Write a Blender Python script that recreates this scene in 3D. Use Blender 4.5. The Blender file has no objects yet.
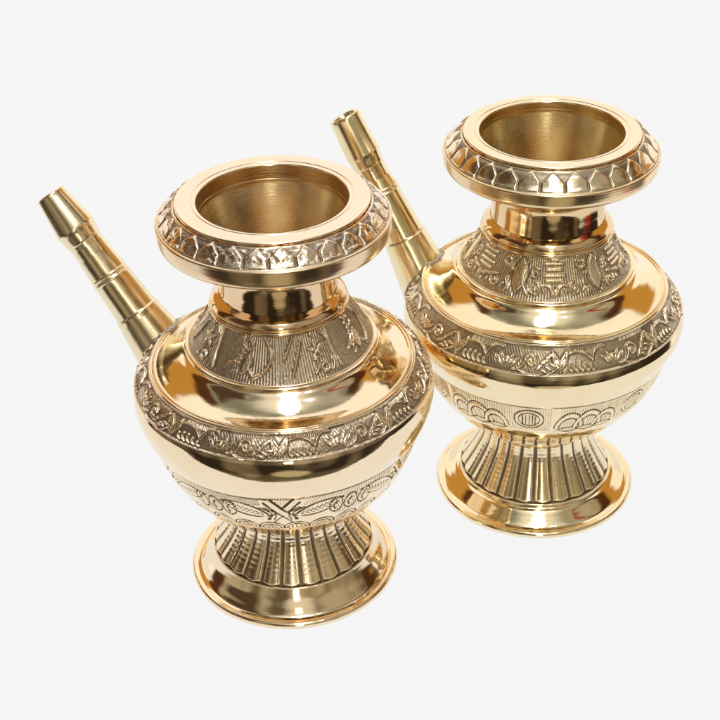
import bpy, math
import numpy as np
from mathutils import Vector, Matrix

# ------------------------------------------------------------------ camera
S = 0.01                                   # all sizes below are in centimetres
sc = bpy.context.scene
col = sc.collection
cam_d = bpy.data.cameras.new('camera')
cam = bpy.data.objects.new('camera', cam_d); col.objects.link(cam)
FPX, PITCH, ROLL = 1422.59, math.radians(33.007), math.radians(-1.5787)
cam_d.sensor_width = 36.0
cam_d.lens = 36.0 * FPX / 720.0
cam_d.clip_start = 0.01; cam_d.clip_end = 50
fw = Vector((0, math.cos(PITCH), -math.sin(PITCH)))
up = Vector((0, math.sin(PITCH), math.cos(PITCH)))
rt = Vector((1, 0, 0))
c_, s_ = math.cos(ROLL), math.sin(ROLL)
X = rt * c_ + up * s_
Y = -rt * s_ + up * c_
m = Matrix((X, Y, -fw)).transposed().to_4x4()
m.translation = Vector((0, 0, 35.418)) * S
cam.matrix_world = m
sc.camera = cam

# ------------------------------------------------------------------ studio surroundings (what the metal mirrors)
w = bpy.data.worlds.new('World'); sc.world = w; w.use_nodes = True
wt = w.node_tree; wt.nodes.clear()
def wn(t, **k):
    n = wt.nodes.new(t)
    for a, b in k.items(): setattr(n, a, b)
    return n
tc = wn('ShaderNodeTexCoord')
def wmath(op, a, b=None, c=None, clamp=False):
    n = wn('ShaderNodeMath', operation=op, use_clamp=clamp)
    for i, v in enumerate((a, b, c)):
        if v is None: continue
        if isinstance(v, (int, float)): n.inputs[i].default_value = v
        else: wt.links.new(v, n.inputs[i])
    return n.outputs[0]
def ss(v, lo, hi):
    n = wn('ShaderNodeMapRange', interpolation_type='SMOOTHSTEP')
    wt.links.new(v, n.inputs[0]); n.inputs[1].default_value = lo; n.inputs[2].default_value = hi
    return n.outputs[0]
def wmix(f, a, b):
    n = wn('ShaderNodeMix', data_type='RGBA')
    for s, v in ((n.inputs[0], f), (n.inputs[6], a), (n.inputs[7], b)):
        if isinstance(v, (tuple, list)): s.default_value = (*v, 1)
        elif isinstance(v, (int, float)): s.default_value = v
        else: wt.links.new(v, s)
    return n.outputs[2]
def direction(az, el):                     # az measured from the camera side (-y), positive to the right
    a, e = math.radians(az), math.radians(el)
    return (math.sin(a) * math.cos(e), -math.cos(a) * math.cos(e), math.sin(e))
sep = wn('ShaderNodeSeparateXYZ'); wt.links.new(tc.outputs['Generated'], sep.inputs[0])
wx, wy, wz = sep.outputs
def around(az, el, r_in, r_out):
    n = wn('ShaderNodeVectorMath', operation='DOT_PRODUCT')
    wt.links.new(tc.outputs['Generated'], n.inputs[0]); n.inputs[1].default_value = direction(az, el)
    return ss(n.outputs['Value'], math.cos(math.radians(r_out)), math.cos(math.radians(r_in)))
nz = wn('ShaderNodeTexNoise'); nz.inputs['Scale'].default_value = 2.4; nz.inputs['Detail'].default_value = 1.2
wt.links.new(tc.outputs['Generated'], nz.inputs['Vector'])
nz2 = wn('ShaderNodeTexNoise'); nz2.inputs['Scale'].default_value = 3.5; nz2.inputs['Detail'].default_value = 1
wt.links.new(tc.outputs['Generated'], nz2.inputs['Vector'])
stretch = wn('ShaderNodeMapping'); stretch.inputs['Scale'].default_value = (1, 1, .30)
wt.links.new(tc.outputs['Generated'], stretch.inputs['Vector']); wt.links.new(stretch.outputs[0], nz.inputs['Vector'])
DEG = 180 / math.pi
wob_ = wmath('MULTIPLY_ADD', nz2.outputs[0], 9.0, -4.5)
az_ = wmath('ADD', wmath('MULTIPLY', wmath('ARCTAN2', wx, wmath('MULTIPLY', wy, -1.0)), DEG), wob_)
el_ = wmath('ADD', wmath('MULTIPLY', wmath('ARCSINE', wz), DEG), wmath('MULTIPLY', wob_, .6))
def box(a0, a1, e0, e1, soft=1.5):
    f = wmath('MULTIPLY', ss(az_, a0 - soft, a0 + soft), ss(az_, a1 + soft, a1 - soft))
    return wmath('MULTIPLY', f, wmath('MULTIPLY', ss(el_, e0 - soft, e0 + soft), ss(el_, e1 + soft, e1 - soft)))
room = wmix(ss(nz.outputs[0], .36, .62), (.13, .10, .06), (.46, .40, .28))
low = wmix(ss(nz.outputs[0], .42, .62), (.030, .022, .014), (.17, .135, .085))
low = wmix(ss(el_, -35, -46), low, wmix(ss(nz.outputs[0], .38, .6), (.10, .085, .052), (.30, .25, .16)))   # nearer floor, lighter olive
room = wmix(ss(wz, .02, -.20), room, low)                              # dark floor in front of the table
room = wmix(ss(wz, .50, .85), room, wmix(ss(nz2.outputs[0], .35, .7), (.44, .43, .37), (.22, .23, .18)))   # grey ceiling
room = wmix(box(-88, -46, 14, 56, 4), room, (.085, .052, .032))         # dark furniture
room = wmix(around(-28, 76, 3, 10), room, (.20, .24, .18))
back = wmath('SUBTRACT', wmath('ADD', wy, wmath('MULTIPLY', wz, .07)), wmath('MULTIPLY', wmath('ABSOLUTE', wx), .36))
room = wmix(ss(back, -.015, .04), room, (1.10, 1.06, 1.0))              # white wall behind the table
room = wmix(box(-148, -100, 10, 43, 2.5), room, (.55, .28, .055))        # orange wood to the left and right
room = wmix(box(-110, -92, 0, 56, 3), room, (.09, .035, .014))
room = wmix(box(100, 140, 13, 41, 2.5), room, (.55, .28, .055))
room = wmix(box(90, 104, 0, 55, 3), room, (.08, .03, .012))
room = wmix(wmath('MULTIPLY', around(5, -37, 9, 14), .9), room, (.55, .47, .30))   # glow added to the surround for the light patch on the necks
room = wmix(around(80, -33, 6, 12), room, (.36, .03, .025))             # red cloth in the room
room = wmix(around(-72, -42, 4, 9), room, (.45, .03, .03))
room = wmix(box(54, 84, 41, 45, 2), room, (.30, .03, .035))
room = wmix(around(6, 62, 4, 26), room, (1.0, .98, .90))                # glow added round the window to widen its highlight
room = wmix(wmath('MULTIPLY', around(7, 36, 3, 20), .8), room, (.86, .80, .66))  # added glow, draws the window highlight further down
room = wmix(around(34, 60, 1, 10), room, (.75, .74, .70))
bg = wn('ShaderNodeBackground'); wt.links.new(room, bg.inputs[0]); bg.inputs[1].default_value = 1.0
wo = wn('ShaderNodeOutputWorld'); wt.links.new(bg.outputs[0], wo.inputs[0])

# ------------------------------------------------------------------ lamps
def area(name, loc, target, size, sizey, power, colr=(1, 1, 1)):
    l = bpy.data.lights.new(name, 'AREA'); l.shape = 'RECTANGLE'; l.size = size; l.size_y = sizey
    l.energy = power; l.color = colr
    o = bpy.data.objects.new(name, l); col.objects.link(o)
    o.location = Vector(loc) * S
    o.rotation_euler = (Vector(target) - Vector(loc)).to_track_quat('-Z', 'Y').to_euler()
    return o
def lamp_at(name, az, el, dist, size, sizey, rad, colr=(1, 1, 1)):
    d = Vector(direction(az, el)); c = Vector((2, 43, 9))
    return area(name, c + d * dist, c, size, sizey, rad * math.pi * size * sizey, colr)
lamp_at('window_softbox', 6, 64, 140, .34, 1.0, 4.6, (1, .985, .95))
bpy.data.lights['window_softbox'].shape = 'ELLIPSE'
lamp_at('front_strip_light', 3, 15, 170, .18, .95, 3.4, (1, .95, .82))
lamp_at('small_side_lamp', 34, 60, 150, .09, .09, 22.0)
area('added_table_backlight', (0, 90, -600), (0, 90, 0), 1.2, 1.2, 1.0)            # added lamp below the translucent table top, keeps it white and shadowless
bpy.data.lights['added_table_backlight'].energy = 0.510 / 0.95 * math.pi * 36.0 * math.pi / 1.0

sc.view_settings.view_transform = 'Standard'; sc.view_settings.look = 'None'
sc.view_settings.exposure = 0; sc.view_settings.gamma = 1
sc.cycles.max_bounces = 16; sc.cycles.glossy_bounces = 12; sc.cycles.transmission_bounces = 8
sc.cycles.use_denoising = True

# ------------------------------------------------------------------ materials
def mat(name):
    mt = bpy.data.materials.new(name); mt.use_nodes = True
    return mt, mt.node_tree, mt.node_tree.nodes['Principled BSDF']
def brass(name, color, rough, spotty=.25, bump=.02, brushed=0.0, patina=0.0, grime=(.115, .085, .065), rr=.06):
    """polished cast brass: faint colour drift, polishing wipes, tiny pits; grime attribute marks tarnish left in the chasing"""
    mt, t, p = mat(name)
    def n(ty, **k):
        q = t.nodes.new(ty)
        for a, b in k.items(): setattr(q, a, b)
        return q
    def ln(a, b): t.links.new(a, b)
    co = n('ShaderNodeTexCoord')
    big = n('ShaderNodeTexNoise'); big.inputs['Scale'].default_value = 45; big.inputs['Detail'].default_value = 5; big.inputs['Roughness'].default_value = .6
    fine = n('ShaderNodeTexNoise'); fine.inputs['Scale'].default_value = 420; fine.inputs['Detail'].default_value = 4
    ln(co.outputs['Object'], big.inputs['Vector']); ln(co.outputs['Object'], fine.inputs['Vector'])
    cr = n('ShaderNodeMix', data_type='RGBA')
    cr.inputs[6].default_value = (*color, 1)
    cr.inputs[7].default_value = (color[0] * .90, color[1] * .84, color[2] * .74, 1)
    mr = n('ShaderNodeMapRange'); mr.inputs[1].default_value = .42; mr.inputs[2].default_value = .70; mr.inputs[4].default_value = spotty * 2
    ln(big.outputs[0], mr.inputs[0]); ln(mr.outputs[0], cr.inputs[0])
    out = cr.outputs[2]
    rm = n('ShaderNodeMapRange'); rm.inputs[1].default_value = .35; rm.inputs[2].default_value = .75
    rm.inputs[3].default_value = rough; rm.inputs[4].default_value = rough + rr
    smu = n('ShaderNodeTexNoise'); smu.inputs['Scale'].default_value = 110; smu.inputs['Detail'].default_value = 6; smu.inputs['Roughness'].default_value = .7; smu.inputs['Distortion'].default_value = 1.5
    ln(co.outputs['Object'], smu.inputs['Vector'])
    sm = n('ShaderNodeMix'); sm.inputs[0].default_value = .55; ln(fine.outputs[0], sm.inputs[2]); ln(smu.outputs[0], sm.inputs[3])
    ln(sm.outputs[0], rm.inputs[0]); ro = rm.outputs[0]
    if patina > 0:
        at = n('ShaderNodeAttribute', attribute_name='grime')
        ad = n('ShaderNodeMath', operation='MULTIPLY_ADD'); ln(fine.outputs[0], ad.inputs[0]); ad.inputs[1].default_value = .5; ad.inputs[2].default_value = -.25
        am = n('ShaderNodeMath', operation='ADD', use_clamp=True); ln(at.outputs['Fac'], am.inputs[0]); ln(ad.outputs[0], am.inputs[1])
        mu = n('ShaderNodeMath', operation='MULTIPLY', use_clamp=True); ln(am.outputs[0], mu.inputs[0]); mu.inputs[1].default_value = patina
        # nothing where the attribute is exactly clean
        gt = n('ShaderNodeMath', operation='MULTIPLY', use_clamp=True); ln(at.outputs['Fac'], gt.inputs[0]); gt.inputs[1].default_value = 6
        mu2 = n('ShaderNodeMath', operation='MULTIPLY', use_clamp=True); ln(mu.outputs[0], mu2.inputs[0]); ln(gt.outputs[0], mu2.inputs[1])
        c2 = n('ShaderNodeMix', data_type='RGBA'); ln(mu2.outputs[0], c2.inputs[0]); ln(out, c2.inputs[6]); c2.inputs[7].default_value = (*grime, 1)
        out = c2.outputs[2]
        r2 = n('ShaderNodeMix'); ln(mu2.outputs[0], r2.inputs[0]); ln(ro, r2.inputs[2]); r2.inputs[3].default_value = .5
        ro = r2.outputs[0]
    ln(out, p.inputs['Base Color']); ln(ro, p.inputs['Roughness'])
    p.inputs['Metallic'].default_value = 1
    bp = n('ShaderNodeBump'); bp.inputs['Strength'].default_value = bump; bp.inputs['Distance'].default_value = .001
    scm = n('ShaderNodeMapping'); scm.inputs['Scale'].default_value = (260, 260, 3200); scm.inputs['Rotation'].default_value = (.25, .15, 0)
    ln(co.outputs['Object'], scm.inputs['Vector'])
    sct = n('ShaderNodeTexNoise'); sct.inputs['Scale'].default_value = 1; sct.inputs['Detail'].default_value = 2
    ln(scm.outputs[0], sct.inputs['Vector'])
    sca = n('ShaderNodeMath', operation='ADD'); ln(fine.outputs[0], sca.inputs[0]); ln(sct.outputs[0], sca.inputs[1])
    hsrc = sca.outputs[0]
    if brushed > 0:                          # turning marks: rings around the lathe axis
        mp = n('ShaderNodeMapping'); mp.inputs['Scale'].default_value = (12, 12, 2600)
        ln(co.outputs['Object'], mp.inputs['Vector'])
        tn = n('ShaderNodeTexNoise'); tn.inputs['Scale'].default_value = 1; tn.inputs['Detail'].default_value = 3
        ln(mp.outputs[0], tn.inputs['Vector'])
        mx = n('ShaderNodeMath', operation='MULTIPLY_ADD'); ln(tn.outputs[0], mx.inputs[0]); mx.inputs[1].default_value = brushed; ln(sca.outputs[0], mx.inputs[2])
        hsrc = mx.outputs[0]
    ln(hsrc, bp.inputs['Height']); ln(bp.outputs[0], p.inputs['Normal'])
    return mt
M_pol = M_rimtop = M_neck = M_in = M_chs = M_rough = M_foot = M_flute = M_spout = M_side = None
def metals(suffix, tint):
    """the brasses of one pot; tint shifts all of them a little"""
    global M_pol, M_rimtop, M_neck, M_in, M_chs, M_rough, M_foot, M_flute, M_spout, M_side
    k = lambda c: tuple(a * b for a, b in zip(c, tint))
    BR = (.95, .79, .545)
    M_pol = brass('polished_brass' + suffix, k(BR), .040, .25, .014, rr=.10)
    M_rimtop = brass('faced_brass' + suffix, k((.97, .81, .60)), .15, .20, .03, brushed=.4)
    M_neck = brass('darkened_turned_brass' + suffix, k((.86, .655, .415)), .055, .3, .02, brushed=.5)  # neck and ring: dark reflections put into a browner base colour
    M_in = brass('dull_turned_brass' + suffix, k((.80, .67, .45)), .17, 1.3, .07, brushed=1.4, rr=.14)
    M_chs = brass('chased_brass' + suffix, k((.95, .81, .62)), .17, .4, .04, patina=.72)
    M_rough = brass('worn_chased_brass' + suffix, k((.94, .81, .65)), .18, .4, .05, patina=.8)
    M_foot = brass('fluted_brass' + suffix, k(BR), .045, .25, .015, patina=.9)
    M_flute = brass('satin_fluted_brass' + suffix, k(BR), .15, .35, .02, patina=.9)
    M_spout = brass('satin_brass' + suffix, k((.90, .775, .52)), .16, .35, .03, brushed=.2, rr=.10)
    M_side = brass('turned_rim_brass' + suffix, k((.90, .71, .46)), .16, .3, .02, brushed=.5)
M_sold = brass('grey_solder', (.52, .47, .38), .30, .8, .5, rr=.25)

tt, t, p = mat('translucent_table_top')
t.nodes.remove(p)
tr = t.nodes.new('ShaderNodeBsdfTranslucent'); tr.inputs[0].default_value = (.90, .935, .985, 1)
t.links.new(tr.outputs[0], t.nodes['Material Output'].inputs[0])

# ------------------------------------------------------------------ mesh helpers
def link(o, parent=None):
    col.objects.link(o)
    if parent is not None: o.parent = parent
    return o
def grid_mesh(name, P, mt, parent, wrap=True, grime=None):
    """P: rows x columns x 3 in cm; columns wrap around"""
    K, N = P.shape[:2]
    me = bpy.data.meshes.new(name)
    me.vertices.add(K * N); me.vertices.foreach_set('co', (P.reshape(-1) * S).astype(np.float32))
    i, j = np.meshgrid(np.arange(K - 1), np.arange(N if wrap else N - 1), indexing='ij')
    j2 = (j + 1) % N
    q = np.stack([i * N + j, i * N + j2, (i + 1) * N + j2, (i + 1) * N + j], -1).reshape(-1, 4)
    me.loops.add(q.size); me.loops.foreach_set('vertex_index', q.reshape(-1).astype(np.int32))
    me.polygons.add(len(q)); me.polygons.foreach_set('loop_start', (np.arange(len(q)) * 4).astype(np.int32))
    me.polygons.foreach_set('use_smooth', np.ones(len(q), bool))
    me.update(calc_edges=True)
    if grime is not None:
        a = me.attributes.new('grime', 'FLOAT', 'POINT'); a.data.foreach_set('value', grime.reshape(-1).astype(np.float32))
    me.materials.append(mt)
    return link(bpy.data.objects.new(name, me), parent)
def spline(pts, step=.05):
    """Catmull-Rom through (r,h) points, resampled evenly"""
    p = np.array(pts, float); q = np.vstack([2 * p[0] - p[1], p, 2 * p[-1] - p[-2]])
    out = []
    for k in range(len(p) - 1):
        a, b, c, d = q[k:k + 4]
        for u in np.linspace(0, 1, 24, endpoint=False):
            out.append(.5 * ((2 * b) + (c - a) * u + (2 * a - 5 * b + 4 * c - d) * u * u + (3 * b - a - 3 * c + d) * u ** 3))
    out.append(p[-1]); return resample(np.array(out), step)
def resample(o, step):
    L = np.r_[0, np.cumsum(np.hypot(*np.diff(o, axis=0).T))]
    n = max(2, int(round(L[-1] / step)) + 1)
    s = np.linspace(0, L[-1], n)
    return np.stack([np.interp(s, L, o[:, 0]), np.interp(s, L, o[:, 1])], -1)
HAND = 1.3                                 # phase of the hand-made unevenness, different on each pot
def lathe(name, prof, mt, parent, N=360, H=None, g=None, center=(0, 0), wob=None):
    prof = np.asarray(prof, float)
    T = np.gradient(prof, axis=0); T /= np.linalg.norm(T, axis=1)[:, None] + 1e-9
    nr, nh = T[:, 1], -T[:, 0]                      # outward for profiles drawn upwards
    a = np.linspace(0, 2 * np.pi, N, endpoint=False) - np.pi / 2
    R = prof[:, 0][:, None] * np.ones(N); Z = prof[:, 1][:, None] * np.ones(N)
    if H is not None: R = R + nr[:, None] * H; Z = Z + nh[:, None] * H
    if wob is not None:
        d = wob * (np.sin(3 * a + HAND)[None] * .5 + np.sin(5 * a + prof[:, 1][:, None] * 1.7 + HAND) * .35 + np.sin(2 * a + prof[:, 1][:, None] * 2.3 + 2 * HAND) * .5 + .16 * np.sin(11 * a + prof[:, 1][:, None] * 5 + HAND))
        R = R + nr[:, None] * d; Z = Z + nh[:, None] * d
    P = np.stack([R * np.cos(a), R * np.sin(a), Z], -1)
    return grid_mesh(name, P, mt, parent, True, g)
def torus(name, R, h, r, mt, parent, N=300, sq=1.0):
    u = np.linspace(0, 2 * np.pi, 25)
    return lathe(name, np.stack([R + r * np.cos(u), h + sq * r * np.sin(u)], -1), mt, parent, N)

rng = np.random.default_rng(7)
def fnoise(K, N, cells_r, cells_c, seed):
    """smooth value noise that wraps along columns"""
    r = np.random.default_rng(seed).random((cells_r + 2, cells_c))
    y = np.linspace(0, cells_r, K); x = np.linspace(0, cells_c, N, endpoint=False)
    yi = y.astype(int); xi = x.astype(int); fy = y - yi; fx = x - xi
    fy = fy * fy * (3 - 2 * fy); fx = fx * fx * (3 - 2 * fx)
    yi = np.clip(yi, 0, cells_r); x1 = (xi + 1) % cells_c
    a = r[yi][:, xi]; b = r[yi][:, x1]; c = r[yi + 1][:, xi]; d = r[yi + 1][:, x1]
    return (a * (1 - fx) + b * fx) * (1 - fy)[:, None] + (c * (1 - fx) + d * fx) * fy[:, None]

class Relief:
    """height drawing on an unrolled band: s runs around (cm), t runs up (cm)"""
    def __init__(self, prof, ds=.022):
        self.prof = resample(np.asarray(prof, float), ds)
        self.L = float(np.hypot(*np.diff(self.prof, axis=0).T).sum())
        self.R = float(self.prof[:, 0].max()); self.C = 2 * math.pi * self.R
        self.K = len(self.prof); self.N = int(self.C / ds)
        self.t = np.linspace(0, self.L, self.K); self.s = np.linspace(0, self.C, self.N, endpoint=False)
        self.h = np.zeros((self.K, self.N))
    def _win(self, x0, x1, y0, y1):
        d = self.C / self.N
        j = np.arange(int(math.floor(x0 / d)), int(math.ceil(x1 / d)) + 1)
        i = np.where((self.t >= y0) & (self.t <= y1))[0]
        return i, j % self.N, j * d, self.t[i]
    def dist(self, pts, w):
        pts = np.asarray(pts, float)
        i, jj, sx, ty = self._win(pts[:, 0].min() - w, pts[:, 0].max() + w, pts[:, 1].min() - w, pts[:, 1].max() + w)
        if len(i) == 0: return None
        Xg, Yg = np.meshgrid(sx, ty); D = np.full(Xg.shape, 9.)
        for a, b in zip(pts[:-1], pts[1:]):
            v = b - a; q = np.clip(((Xg - a[0]) * v[0] + (Yg - a[1]) * v[1]) / (v @ v + 1e-12), 0, 1)
            D = np.minimum(D, np.hypot(Xg - a[0] - q * v[0], Yg - a[1] - q * v[1]))
        return np.ix_(i, jj), D
    def line(self, pts, w=.03, a=.02):               # a>0 raised wire, a<0 cut line
        r = self.dist(pts, w * 1.6)
        if r is None: return
        ix, D = r; f = np.exp(-(D / w) ** 2 * 1.6)
        self.h[ix] = self.h[ix] * (1 - f) + a * f if a > 0 else self.h[ix] + a * f
    def blob(self, x, y, rx, ry, rot=0, a=.03, veins=0, outline=0.0):
        R = max(rx, ry) * 1.3
        i, jj, sx, ty = self._win(x - R, x + R, y - R, y + R)
        if len(i) == 0: return
        Xg, Yg = np.meshgrid(sx - x, ty - y); c, s = math.cos(rot), math.sin(rot)
        U = (Xg * c + Yg * s) / rx; V = (-Xg * s + Yg * c) / ry
        d = np.abs(V) + U ** 2 if veins >= 0 else np.hypot(U, V)   # almond leaf / round boss
        f = np.clip((1 - d) * 4, 0, 1); f = f * f * (3 - 2 * f)
        hh = a * (.55 + .45 * np.clip(1 - d, 0, 1))
        if veins > 0: hh = hh - .012 * (np.sin((U * 1.2 + np.abs(V)) * veins * 3.1) > .35) - .014 * np.exp(-(V / .16) ** 2)
        e = np.exp(-((d - 1.08) / .14) ** 2) * outline
        ix = np.ix_(i, jj)
        self.h[ix] = self.h[ix] * (1 - f) + hh * f - e
    def spiral(self, x, y, r, turns=1.3, ph=0, w=.028, a=.022, sgn=1, tail=None):
        u = np.linspace(0, 1, 26); rr = r * (1 - .82 * u); an = ph + sgn * u * turns * 2 * math.pi
        p = np.stack([x + rr * np.cos(an), y + rr * np.sin(an)], -1)
        if tail is not None: p = np.vstack([bez(tail, p[0], .12 * sgn), p])
        self.line(p, w, a)
    def done(self, name, mt, parent, gmul=26, ref=.0, wob=None):
        h = self.h
        # tarnish sits in the cut-down ground between the raised work
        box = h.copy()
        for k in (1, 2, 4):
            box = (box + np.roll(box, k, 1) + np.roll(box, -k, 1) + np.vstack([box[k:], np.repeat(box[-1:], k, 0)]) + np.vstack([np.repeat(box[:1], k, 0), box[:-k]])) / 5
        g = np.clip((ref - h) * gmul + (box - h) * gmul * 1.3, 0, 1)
        return lathe(name, self.prof, mt, parent, self.N, h, g, wob=wob)
def bez(a, b, bend, n=18):
    a = np.array(a, float); b = np.array(b, float); v = b - a; nrm = np.array([-v[1], v[0]])
    c = (a + b) / 2 + nrm * bend * 4
    u = np.linspace(0, 1, n, endpoint=False)[:, None]
    return (1 - u) ** 2 * a + 2 * u * (1 - u) * c + u * u * b

# ------------------------------------------------------------------ decorated parts
def petal_rim(f, n, worn, seed):
    """row of pointed lotus petals on the sloping lip"""
    K, N = f.h.shape; pitch = f.C / n
    ph = (f.s / pitch) % 1 - .5; ident = (f.s / pitch).astype(int)
    r = np.random.default_rng(seed); wj = r.uniform(.95, 1.05, n + 1)[ident]; hj = r.uniform(-.03, .03, n + 1)[ident]
    T = (f.t / f.L)[:, None] + hj[None]
    half = .465 * np.clip(1 - np.clip((T - .50) / .49, 0, 1) ** 1.05, 0, 1)
    e = (half - np.abs(ph)[None] * wj[None]) * pitch
    up_ = np.clip((e + .035) / .085, 0, 1); up_ = up_ * up_ * (3 - 2 * up_)
    body = up_ * (.030 + .016 * np.cos(ph * math.pi)[None] + .010 * (1 - T))
    gap = 0
    band = np.clip((f.t - .05) / .04, 0, 1) * np.clip((f.L - f.t - .02) / .04, 0, 1)
    f.h += (body + gap - .022) * band[:, None]
    n1 = fnoise(K, N, 6, 130, seed); n2 = fnoise(K, N, 14, 330, seed + 1); n3 = fnoise(K, N, 5, 70, seed + 4)
    f.h += worn * (((n1 - .5) * .036 + (n2 - .5) * .010) * (.35 + 1.1 * n3)) * band[:, None]
def border(f, lo=.03, hi=None, w=.022, a=.03):
    for y in ([lo] if hi is None else [lo, hi]):
        if y is None: continue
        f.h += a * np.exp(-((f.t - y) / w) ** 2)[:, None]
def hatch(f, x0, x1, y0, y1, pitch, a, slant=0.0, sharp=1.0):
    i, jj, sx, ty = f._win(x0, x1, y0, y1)
    if len(i) == 0: return
    Xg, Yg = np.meshgrid(sx, ty)
    v = np.sin((Xg + Yg * slant) / pitch * 2 * math.pi)
    ed = np.clip((Xg - x0) / .03, 0, 1) * np.clip((x1 - Xg) / .03, 0, 1)
    f.h[np.ix_(i, jj)] += a * np.clip(v * sharp, -1, 1) * ed
def vine_band(f, n, seed, rough):
    """flowers, paired leaves and looping stems between two beads"""
    r = np.random.default_rng(seed); f.h -= .028 * (np.clip((f.t - .05) / .03, 0, 1) * np.clip((f.L - .07 - f.t) / .03, 0, 1))[:, None]
    P = f.C / n; H = f.L; j = lambda q: r.uniform(-q, q)
    hatch(f, 0, f.C, H * .08, H * .92, .11, .0025, .5, 1)
    for k in range(n):
        x = k * P + j(.05)
        for sg in (-1, 1):                                # two tall leaves leaning apart
            f.blob(x + sg * .15, H * .50, .40, .15, math.pi / 2 - sg * .38, .036, 2, .012)
        f.line(bez((x, H * .12), (x, H * .5), .02), .05, .040)
        # wave of ground with scalloped ferns
        f.line(np.vstack([bez((x + .34, H * .70), (x + P * .30, H * .42), .10), bez((x + P * .30, H * .42), (x + P * .46, H * .80), .13)]), .048, .046)
        hatch(f, x + .42, x + P * .42, H * .74, H * .93, .070, .018, 0, 3)
        for q in range(5):
            f.line(bez((x + .42 + q * .20, H * .14), (x + .34 + q * .20, H * (.36 + .08 * math.sin(q))), .14), .042, .034)
        # open flower seen from the side
        xr = x + P * .50 + j(.03)
        f.blob(xr, H * .44, .15, .13, 0, .040, -1, .012)
        for q in (-2, -1, 1, 2): f.blob(xr + q * .15, H * (.50 - .05 * abs(q)), .27, .085, math.pi / 2 - q * .42, .034, 1, .010)
        # running stem with fat scroll and leaves
        f.spiral(x + P * .72, H * .46, .24, 1.25, 2.4 + j(.3), .050, .046, -1, (x + P * .56, H * .16))
        f.line(bez((x + P * .60, H * .2), (x + P * .98, H * .34), -.10), .045, .044)
        f.blob(x + P * .72, H * .46, .08, .08, 0, .04, -1)
        for q in range(3):
            f.blob(x + P * .80 + q * .17, H * (.30 + .16 * q), .26, .075, .75 + j(.2), .034, 2, .010)
            f.blob(x + P * .84 + q * .15, H * (.16 + .10 * q), .17, .06, -.3 + j(.3), .032, 0, .008)
        hatch(f, x + P * .60, x + P * .92, H * .80, H * .93, .070, .016, 0, 3)
    n1 = fnoise(*f.h.shape, 12, 300, seed + 2)
    f.h += (n1 - .5) * .009 * rough
    border(f, .03, f.L - .035, .026, .035)
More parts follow.
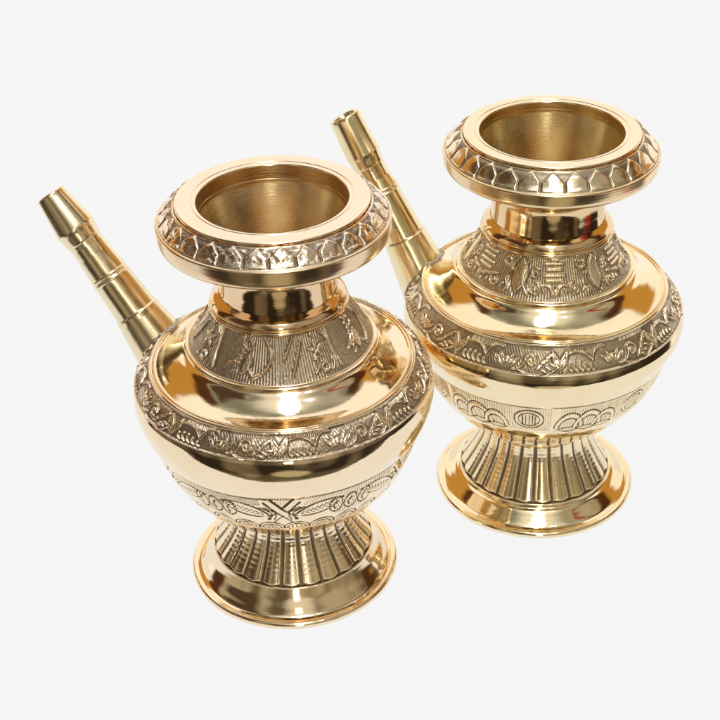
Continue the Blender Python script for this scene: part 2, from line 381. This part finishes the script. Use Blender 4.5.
def lower_belly(f, n, seed, crossed):
    """shallow lines cut into the smooth metal under the groove"""
    P = f.C / n; top = f.L; r = np.random.default_rng(seed)
    cut = lambda p, w=.024, a=-.034: f.line(p, w * 1.4, a * 1.2)
    for k in range(n):
        x = k * P + r.uniform(-.04, .04)
        if crossed:
            hatch(f, x - .62, x + .62, top - .62, top - .08, .095, -.011, .1, 2)
            hatch(f, x + .75, x + P - .75, top - .42, top - .08, .095, -.011, .35, 2)
            hatch(f, x + 1.9, x + P - 1.9, top - 1.35, top - .40, .095, -.011, .35, 2)
            for sg in (-1, 1):
                wipe = np.array([(x - sg * .50, top - .16), (x + sg * .42, top - 1.34)])
                rr_ = f.dist(wipe, .2)
                if rr_ is not None:
                    ix, D = rr_; m_ = np.clip((.17 - D) / .03, 0, 1); f.h[ix] = f.h[ix] * (1 - m_) + .006 * m_
                q = [(x - sg * .50, top - .16), (x + sg * .42, top - 1.34)]
                for o in (-.13, .13): cut([(a + o * .85, b + o * sg * .75) for a, b in q], .026, -.045)
                # long pointed leaf curving away from the knot
                c = np.array([x + sg * 1.35, top - .78])
                for b_ in (.085, -.085): cut(np.vstack([bez((x + sg * .42, top - 1.0), (x + sg * 2.15, top - .42), b_ * sg), [(x + sg * 2.15, top - .42)]]), .024, -.036)
                f.blob(c[0], c[1], .95, .20, sg * .32, .006, 0, .0)
                for u in np.linspace(.15, .85, 9):
                    px_, py_ = x + sg * (.42 + 1.73 * u), top - 1.0 + .58 * u
                    cut([(px_, py_), (px_ + sg * .15, py_ - .11)], .016, -.020); cut([(px_, py_), (px_ + sg * .10, py_ + .14)], .016, -.020)
                for o in (0, .16): cut(np.vstack([bez((x + sg * (.62 + o), top - .55), (x + sg * (.30 + o), top - 1.25), -.15 * sg), [(x + sg * (.30 + o), top - 1.25)]]), .026, -.036)
            for q in range(5):                                # row of overlapping scales below
                xc = x + P * (q + .5) / 5
                for rad in (.50, .36):
                    cut([(xc + rad * math.cos(a), top - 2.0 + rad * 1.05 * math.sin(a)) for a in np.linspace(.1, 3.04, 40)])
                for z in (-.16, 0, .16): cut([(xc + z, top - 1.95), (xc + z * 1.1, top - 1.72)], .018, -.02)
            for q in range(3):
                xc = x + P / 2 + (q - 1) * .56
                cut([(xc + .25 * math.cos(a), top - .80 + .42 * math.sin(a)) for a in np.linspace(0, 6.283, 56)], .026, -.04)
                cut(bez((xc - .03, top - 1.02), (xc + .04, top - .60), .1), .036, -.04)
        else:
            hatch(f, x + .10, x + P - .10, top - 1.45, top - .10, .095, -.011, 0, 2)
            for q, (dx, rr) in enumerate(((.55, .58), (1.30, .60), (2.0, .52))):
                f.line([(x + dx + (rr - .08) * math.cos(a), top - 1.40 + (rr - .08) * 1.75 * math.sin(a)) for a in np.linspace(.1, 3.04, 44)], .09, .012)
                for rad in (rr, rr - .17):
                    cut([(x + dx + rad * math.cos(a), top - 1.40 + rad * 1.75 * math.sin(a)) for a in np.linspace(.1, 3.04, 44)])
                for b_ in (.09, -.09): cut(np.vstack([bez((x + dx - .42, top - 1.42), (x + dx + .42, top - 1.42), b_), [(x + dx + .42, top - 1.42)]]))
            xc = x + P - .95
            f.line([(xc + .42 * math.cos(a), top - .75 + .42 * math.sin(a)) for a in np.linspace(0, 6.283, 56)], .06, .012)
            for rad in (.56, .40):
                cut([(xc + rad * math.cos(a), top - .75 + rad * .95 * math.sin(a)) for a in np.linspace(0, 6.283, 56)])
            for q in range(-2, 3): cut([(xc + q * .12, top - 1.02), (xc + q * .12 + .02, top - .50)], .022, -.03)
    f.h -= .05 * np.exp(-((f.t - top + .035) / .03) ** 2)[:, None]
    f.h -= .03 * np.exp(-((f.t - .35) / .03) ** 2)[:, None]
    n1 = fnoise(*f.h.shape, 30, 120, seed); f.h += (n1 - .5) * .006
def collar_relief(f, seed, style):
    r = np.random.default_rng(seed); H = f.L
    lo = .05; zone = np.clip((f.t - lo) / .03, 0, 1) * np.clip((H - .04 - f.t) / .03, 0, 1)
    f.h -= .022 * zone[:, None]
    f.h += .006 * np.sin(f.s / .105 * 2 * math.pi)[None] * zone[:, None]
    n = 6 if style == 'urn' else 4; P = f.C / n
    for k in range(n):
        x = k * P + r.uniform(-.05, .05)
        if style == 'urn':
            for q, (hw, y) in enumerate(((.40, .82), (.32, .70), (.42, .57), (.34, .46))):   # stacked urn
                f.line([(x - hw, H * y + .04), (x + hw, H * y + .04)], 0.068, 0.044)
            for sg in (-1, 1):
                f.line(bez((x + sg * .50, H * .38), (x + sg * .10, H * .15), -.14 * sg), 0.055, 0.044)
                f.line(bez((x + sg * .22, H * .38), (x, H * .15), -.10 * sg), 0.044, 0.040)
                f.spiral(x + sg * .80, H * .29, .25, 1.3, 1.57, .044, .042, sg, (x + sg * .42, H * .22))
                f.blob(x + sg * .80, H * .29, .07, .07, 0, .04, -1)
                f.blob(x + sg * 1.16, H * .25, .16, .07, 1.0 * sg, .038, 1, .01)
            f.blob(x, H * .93, .30, .07, 0, .036, 1, .01)
            xc = x + P * .36                                                        # ring with a long S tail
            f.line([(xc + .15 * math.cos(a), H * .78 + .15 * math.sin(a)) for a in np.linspace(0, 6.283, 40)], 0.068, 0.055)
            f.line(np.vstack([bez((xc + .26, H * .90), (xc + .27, H * .62), -.06), bez((xc + .27, H * .62), (xc + .10, H * .38), -.05), bez((xc + .10, H * .38), (xc + .18, H * .15), .10), [(xc + .18, H * .15)]]), 0.060, 0.053)
            xl = x + P * .56                                                        # plain leaf on the turn
            f.blob(xl, H * .54, H * .42, .34, 1.5, .030, 0, .016)
            f.line(bez((xl, H * .2), (xl + .02, H * .88), .03), .022, -.004)
            f.line(bez((xl + .42, H * .16), (xl + .36, H * .92), .10), 0.052, 0.044)
            f.spiral(x + P * .76, H * .62, .22, 1.3, .8, .042, .04, 1, (x + P * .70, H * .2))
        else:
            f.line(np.vstack([bez((x - .50, H * .96), (x - .85, H * .16), .16), [(x - .85, H * .16)]]), 0.072, 0.048)   # edge of a big curled leaf
            f.line(np.vstack([bez((x - .85, H * .18), (x - 1.9, H * .34), -.10), bez((x - 1.9, H * .34), (x - 1.5, H * .96), -.14)]), 0.058, 0.042)
            f.blob(x - 1.22, H * .40, .42, .22, 1.2, .024, 0, .014)
            f.line([(x - 1.22 + .2 * math.cos(a), H * .78 + .17 * math.sin(a)) for a in np.linspace(0, 6.283, 40)], 0.052, 0.040)
            for q in range(6): f.blob(x - 1.62 + .06 * q, H * (.22 + .12 * q), .15, .06, .4 + r.uniform(-.4, .4), .034, 1, .01)
            for q, (dx, hi) in enumerate(((.36, .95), (.66, .80))):                 # slanting ribs
                f.line([(x + dx - .10, H * (.52 - .3 * q)), (x + dx + .34, H * hi)], 0.060, 0.046)
            xf = x + 1.62                                                           # flower with stem and berries
            for q in range(5): f.blob(xf + .19 * math.cos(q * 1.2566 + .4), H * .60 + .19 * math.sin(q * 1.2566 + .4), .23, .085, q * 1.2566 + .4, .042, 1, .012)
            f.line(bez((xf - .1, H * .45), (xf - .30, H * .15), .1), 0.049, 0.042)
            f.line([(xf + .16 + .13 * math.cos(a), H * .24 + .13 * math.sin(a)) for a in np.linspace(0, 6.283, 40)], 0.065, 0.048)
            f.blob(xf - .06, H * .92, .10, .10, 0, .05, -1, .01)
            for q in range(3): f.line(np.vstack([bez((xf + .42 + .20 * q, H * .15), (xf + .30 + .20 * q, H * .95), -.10 + .06 * q), [(xf + .30 + .20 * q, H * .95)]]), 0.052, 0.044)
            n_ = 0
    n1 = fnoise(f.K, f.N, 20, 330, seed); n2 = fnoise(f.K, f.N, 44, 860, seed + 1)
    f.h += (n1 - .5) * .007 * zone[:, None]
def flutes(f, n, seed, ripple):
    """upright raised panels with pointed feet"""
    K, N = f.h.shape; pitch = f.C / n
    # flutes keep a constant angular pitch, so use the angle
    ph = (f.s / pitch + .5) % 1 - .5; T = (f.t / f.L)[:, None]
    ident = ((f.s / pitch + .5).astype(int)) % n
    sc_ = (f.prof[:, 0] / f.R)[:, None]
    e = (.5 - np.abs(ph)[None]) * pitch * sc_ - .036
    foot = (T * f.L - .04 - .11 * (np.abs(ph)[None] * 2) ** 1.5) * .8           # shallow pointed foot
    e = np.minimum(np.minimum(e, foot), (.985 - T) * f.L)
    up_ = np.clip(e / .075 + .2, 0, 1); up_ = up_ * up_ * (3 - 2 * up_)
    rimline = .012 * np.exp(-((e - .055) / .025) ** 2)
    dome = .040 * np.cos(ph * math.pi / .9)[None]
    f.h += up_ * (.045 + dome) + rimline - .045
    f.h[:] -= .02 * np.exp(-((T - .03) / .012) ** 2)
    r = np.random.default_rng(seed); a = r.uniform(.7, 1.0, n)[ident]; p0 = r.uniform(0, 1.2, n)[ident]
    f.h += ripple * .006 * a[None] * np.sin(f.t[:, None] / .19 * 2 * math.pi + p0[None] + 0.5 * np.sin(3 * f.t[:, None])) * up_ * np.clip((T - .2) / .1, 0, 1)
    f.h += (fnoise(K, N, 5, 60, seed + 3) - .5) * .004 * up_
    edge = np.clip(f.t / .03, 0, 1)[:, None]; f.h *= edge

# ------------------------------------------------------------------ one vessel
def vessel(name, label, loc, v):
    root = bpy.data.objects.new(name, None); root.empty_display_size = .02
    link(root); root.location = Vector(loc) * S
    root['label'] = label; root['category'] = 'water pot'; root['group'] = 'brass water pots with spouts'
    hf, hr, hg, hb, hd, hc, ht, hn, hl = v['flute'], v['ring'], v['groove'], v['band'], v['bead'], v['collar'], v['torus'], v['neck'], v['side']
    rd, rc, rtor, rn, RF = v['rbead'], v['rcollar'], v['rtorus'], v['rneck'], v['rflange']
    global HAND
    HAND = v['seed'] * .77
    wob = .006
    # foot: bell-shaped flange and fluted stem
    flange = np.vstack([resample(np.array([(RF - .35, .30), (RF - .40, .02), (RF - .06, 0), (RF - .015, .02)]), .05),
                        spline([(RF, .06), (RF + .01, .14), (RF - .05, .235), (RF - .18, .25)], .02),
                        spline([(RF - .20, .225), (RF - .36, .30), (3.30, .42 + .1 * hf), (3.12, .40 + .32 * hf), (2.98, hf - .10), (2.93, hf)], .03)])
    lathe('foot_flange', flange, M_pol, root, 480, wob=.012)
    f = Relief(spline([(2.93, hf + .003), (2.78, hf + .22), (2.42, hf + .38 * (hr - hf)), (2.10, hf + .68 * (hr - hf)), (1.98, hr - .12)], .02), .02)
    flutes(f, 24, v['seed'] + 5, v['ripple']); f.done('fluted_stem', M_flute, root, 20, -.010)
    torus('flange_bead', 2.93, hf + .02, .035, M_foot, root)
    lathe('stem_ring', spline([(1.90, hr - .16), (2.04, hr - .12), (2.09, hr - .04), (2.02, hr + .03), (1.93, hr + .07)], .02), M_pol, root)
    # lower belly (cut lines), smooth bulge, vine band
    f = Relief(spline([(1.94, hr + .04), (2.16, hr + .10), (3.05, hr + .72), (3.90, hr + 1.65), (4.45, hg - .95), (4.75, hg)], .02), .018)
    lower_belly(f, v['nb'], v['seed'], v['crossed']); f.done('lower_belly', M_foot, root, 26, -.004, wob)
    mid = (hg + hb) / 2
    lathe('belly_bulge', spline([(4.71, hg - .05), (4.78, hg + .02), (4.98, hg + .42), (5.13, mid), (5.185, mid + .38), (5.16, hb - .20), (5.105, hb)], .035), M_pol, root, 640, wob=.014)
    f = Relief(spline([(5.10, hb), (4.99, hb + .22), (4.78, hb + .48), (rd + .02, hd - .01)], .02), .016)
    vine_band(f, v['nv'], v['seed'] + 11, v['rough']); f.done('vine_band', M_chs, root, 26, -.004)
    # shoulder with its double bead
    sh = np.vstack([spline([(rd + .02, hd - .05), (rd + .035, hd + .0), (rd, hd + .045), (rd - .045, hd + .02), (rd - .07, hd - .01)], .012),
                    spline([(rd - .075, hd - .01), (rd - .09, hd + .04), (rd - .13, hd + .055), (rd - .17, hd + .02)], .012),
                    spline([(rd - .18, hd + .015), (rd - .30, hd + .06), (4.0, hd + .13), (3.75, hd + .27), (3.5, hd + .46), (3.34, hd + .62), (3.22, hd + .69), (3.0, hd + .70)], .03)])
    lathe('shoulder', sh, M_pol, root, 640, wob=.012)
    # collar
    f = Relief(spline([(rc - .08, hc + .05), (rc - .30, hc + .34), (rc - .62, hc + .80), (rtor - .06, ht - .16)], .02), .016)
    collar_relief(f, v['seed'] + 21, v['style']); f.done('collar', M_chs, root, 24, .0, wob)
    lathe('collar_edge', spline([(rc - .22, hc - .12), (rc - .03, hc - .115), (rc + .03, hc - .05), (rc + .015, hc + .03), (rc - .06, hc + .075), (rc - .12, hc + .06)], .015), M_pol, root, 480)
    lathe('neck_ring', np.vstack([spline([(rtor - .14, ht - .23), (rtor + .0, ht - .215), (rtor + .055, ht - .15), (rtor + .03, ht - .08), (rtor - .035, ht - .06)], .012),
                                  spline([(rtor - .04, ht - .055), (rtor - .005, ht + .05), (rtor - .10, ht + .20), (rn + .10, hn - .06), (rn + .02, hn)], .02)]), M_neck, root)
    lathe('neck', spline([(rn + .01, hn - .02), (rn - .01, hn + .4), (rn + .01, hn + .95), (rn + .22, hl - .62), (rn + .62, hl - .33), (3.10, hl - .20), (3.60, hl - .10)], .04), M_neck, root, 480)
    # rim
    RS, hs = v['rside'], v['hside']
    side = np.vstack([spline([(3.40, hl - .15), (RS - .20, hl - .10), (RS - .08, hl - .03), (RS - .025, hl + .08), (RS - .005, hl + .22)], .02),
                      resample(np.array([(RS - .004, hl + .23), (RS + .01, hs - .06)]), .04),
                      spline([(RS + .01, hs - .055), (RS + .012, hs), (RS - .03, hs + .035), (RS - .07, hs + .04)], .012)])
    rim = lathe('rim', side, M_side, root, 640, wob=.006)
    hp = 15.02; rp = v['rflat'] + .06
    f = Relief(spline([(RS - .065, hs + .035), (RS - .22, hs + .17), (rp + .18, hp - .12), (rp, hp)], .015), .018)
    petal_rim(f, 28, v['worn'], v['seed'] + 31); f.done('petal_border', M_rough if v['worn'] >= 1 else M_chs, root, 22 if v['worn'] >= 1 else 34, .010)
    rh = v['rhole']; rf = v['rflat']; HT = 15.14
    top = np.vstack([spline([(rf + .08, hp - .05), (rf + .02, hp - .045), (rf - .01, hp), (rf, HT - .05), (rf - .03, HT - .01), (rf - .07, HT)], .012),
                     resample(np.array([(rf - .075, HT), (rh + .20, HT + .003)]), .05),
                     spline([(rh + .195, HT + .003), (rh + .18, HT - .018), (rh + .16, HT - .018), (rh + .145, HT + .001)], .006),
                     spline([(rh + .135, HT + .002), (rh + .07, HT - .012), (rh + .02, HT - .03), (rh, HT - .08)], .012)])
    lathe('mouth_ring', top, M_rimtop, root, 640)
    inn = np.vstack([resample(np.array([(rh, HT - .075), (rh - v['lip'] * .3, HT - v['ledge'])]), .05),
                     spline([(rh - v['lip'] * .3, HT - v['ledge'] - .005), (rh - v['lip'] * .8, HT - v['ledge'] - .03), (rh - v['lip'], HT - v['ledge'] - .10)], .015),
                     resample(np.array([(rh - v['lip'], HT - v['ledge'] - .11), (rn - .07, 12.8), (rn - .17, 11.9), (rn - .20, 10.4)]), .08),
                     spline([(rn - .19, 10.35), (2.5, 9.6), (4.2, 8.9), (4.85, 7.9), (4.5, 6.5), (3.0, 4.2), (1.5, 3.5), (.02, 3.4)], .08)])
    lathe('mouth_lining', inn, M_in, root, 400)
    # spout
    az = math.radians(v['az']); d2 = np.array([math.cos(az), math.sin(az)])
    b = np.array([*(d2 * v['sb'][0]), v['sb'][1]]); tp = np.array([*(d2 * v['st'][0]), v['st'][1]])
    ax = tp - b; Ls = np.linalg.norm(ax); ax /= Ls
    e1 = np.cross(ax, [0, 0, 1.]); e1 /= np.linalg.norm(e1); e2 = np.cross(ax, e1)
    def tube(nm, prof, mt, par, N=120):
        prof = np.asarray(prof); a = np.linspace(0, 2 * np.pi, N, endpoint=False)
        P = b + prof[:, 1][:, None, None] * ax + prof[:, 0][:, None, None] * (np.cos(a)[None, :, None] * e1 + np.sin(a)[None, :, None] * e2)
        return grid_mesh(nm, P, mt, par)
    dd = lambda x: Ls - x                                           # distance measured back from the tip
    k = v['sp']
    base = [(k[4] * 1.06, -.9), (k[4], 0.0), (k[3] + .05, dd(5.3))]
    g3 = [(k[3] + .035, dd(5.12)), (k[3] + .005, dd(5.09)), (k[3] - .01, dd(5.05))]
    g2 = lambda x, rr: [(rr + .024 * math.exp(-((u_ / .028) ** 2)), dd(x - u_)) for u_ in np.linspace(-.07, .07, 13)]
    lo = [(k[2] + .02, dd(k[5] + .35))] + g2(k[5] + .17, k[2] + .015) + g2(k[5], k[2] + .005)
    prof = base + g3 + lo + [(k[1] + .01, dd(2.6)), (k[1], dd(k[6] + .25)), (k[1] + .01, dd(k[6] - .02))]
    pr = resample(np.array(prof), .014)
    # the pipe runs into the pot wall, and is open at the far end
    sp = tube('spout', pr, M_spout, root)
    tipp = [(k[1] - .02, dd(k[6] + .10)), (k[1] + .03, dd(k[6] + .03)), (k[0] - .03, dd(k[6] - .30)), (k[0], dd(k[6] - .42)), (k[0] - .01, dd(k[6] - .60)), (k[7] + .02, dd(.25)), (k[7], dd(.05))]
    tipp = np.vstack([spline(tipp, .04), [(k[7] - .015, dd(.01)), (k[7] - .05, dd(0)), (k[7] - .10, dd(.01)), (k[7] - .13, dd(.05)), (k[7] - .15, dd(.5)), (k[7] - .16, dd(2.4)), (.002, dd(2.4))]])
    tube('spout_tip', tipp, M_spout, sp)
    # solder seam where the spout meets the pot
    prof_out = np.array([(4.75, hg), (5.13, mid), (5.185, mid + .38), (5.10, hb), (4.99, hb + .22), (4.78, hb + .48), (rd, hd), (rd - .4, hd + .07), (3.75, hd + .2), (3.42, hd + .36)])
    hh = prof_out[:, 1]
    def inside(q): return np.hypot(q[0], q[1]) < np.interp(q[2], hh, prof_out[:, 0]) and q[2] < hh[-1] + .05
    ring = []
    aa = np.linspace(0, 2 * np.pi, 140, endpoint=False)
    for a in aa:
        y = 3.0
        while y > -.9:
            rr = np.interp(y, [-.9, 0, dd(5.3)], [k[4] * 1.06, k[4], k[3] + .05])
            q = b + y * ax + rr * (math.cos(a) * e1 + math.sin(a) * e2)
            if inside(q): break
            y -= .01
        ring.append(q)
    ring = np.array(ring)
    for _ in range(3): ring = (ring + np.roll(ring, 1, 0) + np.roll(ring, -1, 0)) / 3
    tan = np.roll(ring, -1, 0) - np.roll(ring, 1, 0); tan /= np.linalg.norm(tan, axis=1)[:, None]
    o1 = np.cross(tan, ax); o1 /= np.linalg.norm(o1, axis=1)[:, None]; o2 = np.cross(tan, o1)
    r3 = np.random.default_rng(v['seed'] + 3)
    th = .115 + .036 * np.sin(aa * 7 + 1) * np.sin(aa * 3) + .018 * np.sin(aa * 17) + r3.uniform(-.016, .016, 140)
    u = np.linspace(0, 2 * np.pi, 12)
    P = ring[None] + th[None, :, None] * (np.cos(u)[:, None, None] * o1[None] + np.sin(u)[:, None, None] * o2[None] * .8)
    grid_mesh('solder_seam', P, M_sold, root)
    return root

VA = dict(flute=1.10, ring=2.95, groove=6.63, band=8.41, bead=9.10, collar=9.86, torus=11.48, neck=11.85, side=13.90,
          rbead=4.486, rcollar=3.25, rtorus=2.296, rneck=1.95, rflange=3.835, rside=3.81, hside=14.47, rflat=3.148, rhole=2.444,
          ledge=.52, lip=.035, az=153.0, sb=(5.05, 8.3), st=(9.01, 13.46), sp=(.72, .62, .69, .80, 1.04, 3.45, 1.95, .53),
          seed=3, ripple=.7, crossed=True, style='leaf', nb=6, nv=8, rough=1.3, worn=1.0)
VB = dict(VA, flute=.86, ring=3.10, groove=6.71, band=8.23, bead=9.154, collar=9.93, torus=11.55, neck=11.91, side=13.95,
          rbead=4.448, rcollar=3.22, rtorus=2.343, rneck=2.03, rflange=3.889, rside=3.775, hside=14.42, rflat=3.081, rhole=2.503,
          ledge=.30, lip=.012, az=154.3, sb=(4.79, 8.3), st=(8.00, 14.37), sp=(.66, .57, .65, .80, 1.04, 3.05, 2.0, .58),
          seed=50, ripple=.25, crossed=False, style='urn', nb=7, nv=8, rough=.5, worn=.22)
metals('', (1, .992, 1.02))
vessel('water_pot', 'nearer brass pot with worn petals round its rim and crossed ribbons on its lower belly', (-2.6547, 40.9407, 0), VA)
metals('_yellow', (.995, 1.0, .96))
vessel('water_pot', 'farther brass pot with crisp lotus petals round its rim and urn relief on its collar', (6.864, 45.5425, 0), VB)

# ------------------------------------------------------------------ table top (white sheet, made translucent for the added lamp below)
me = bpy.data.meshes.new('table_top')
x0, x1, y0, y1 = -31, 31, 31.5, 130
me.from_pydata([(a * S, b_ * S, 0) for a, b_ in ((x0, y0), (x1, y0), (x1, y1), (x0, y1))], [], [(0, 1, 2, 3)])
me.materials.append(tt)
ground = link(bpy.data.objects.new('table_top', me)); ground['kind'] = 'structure'
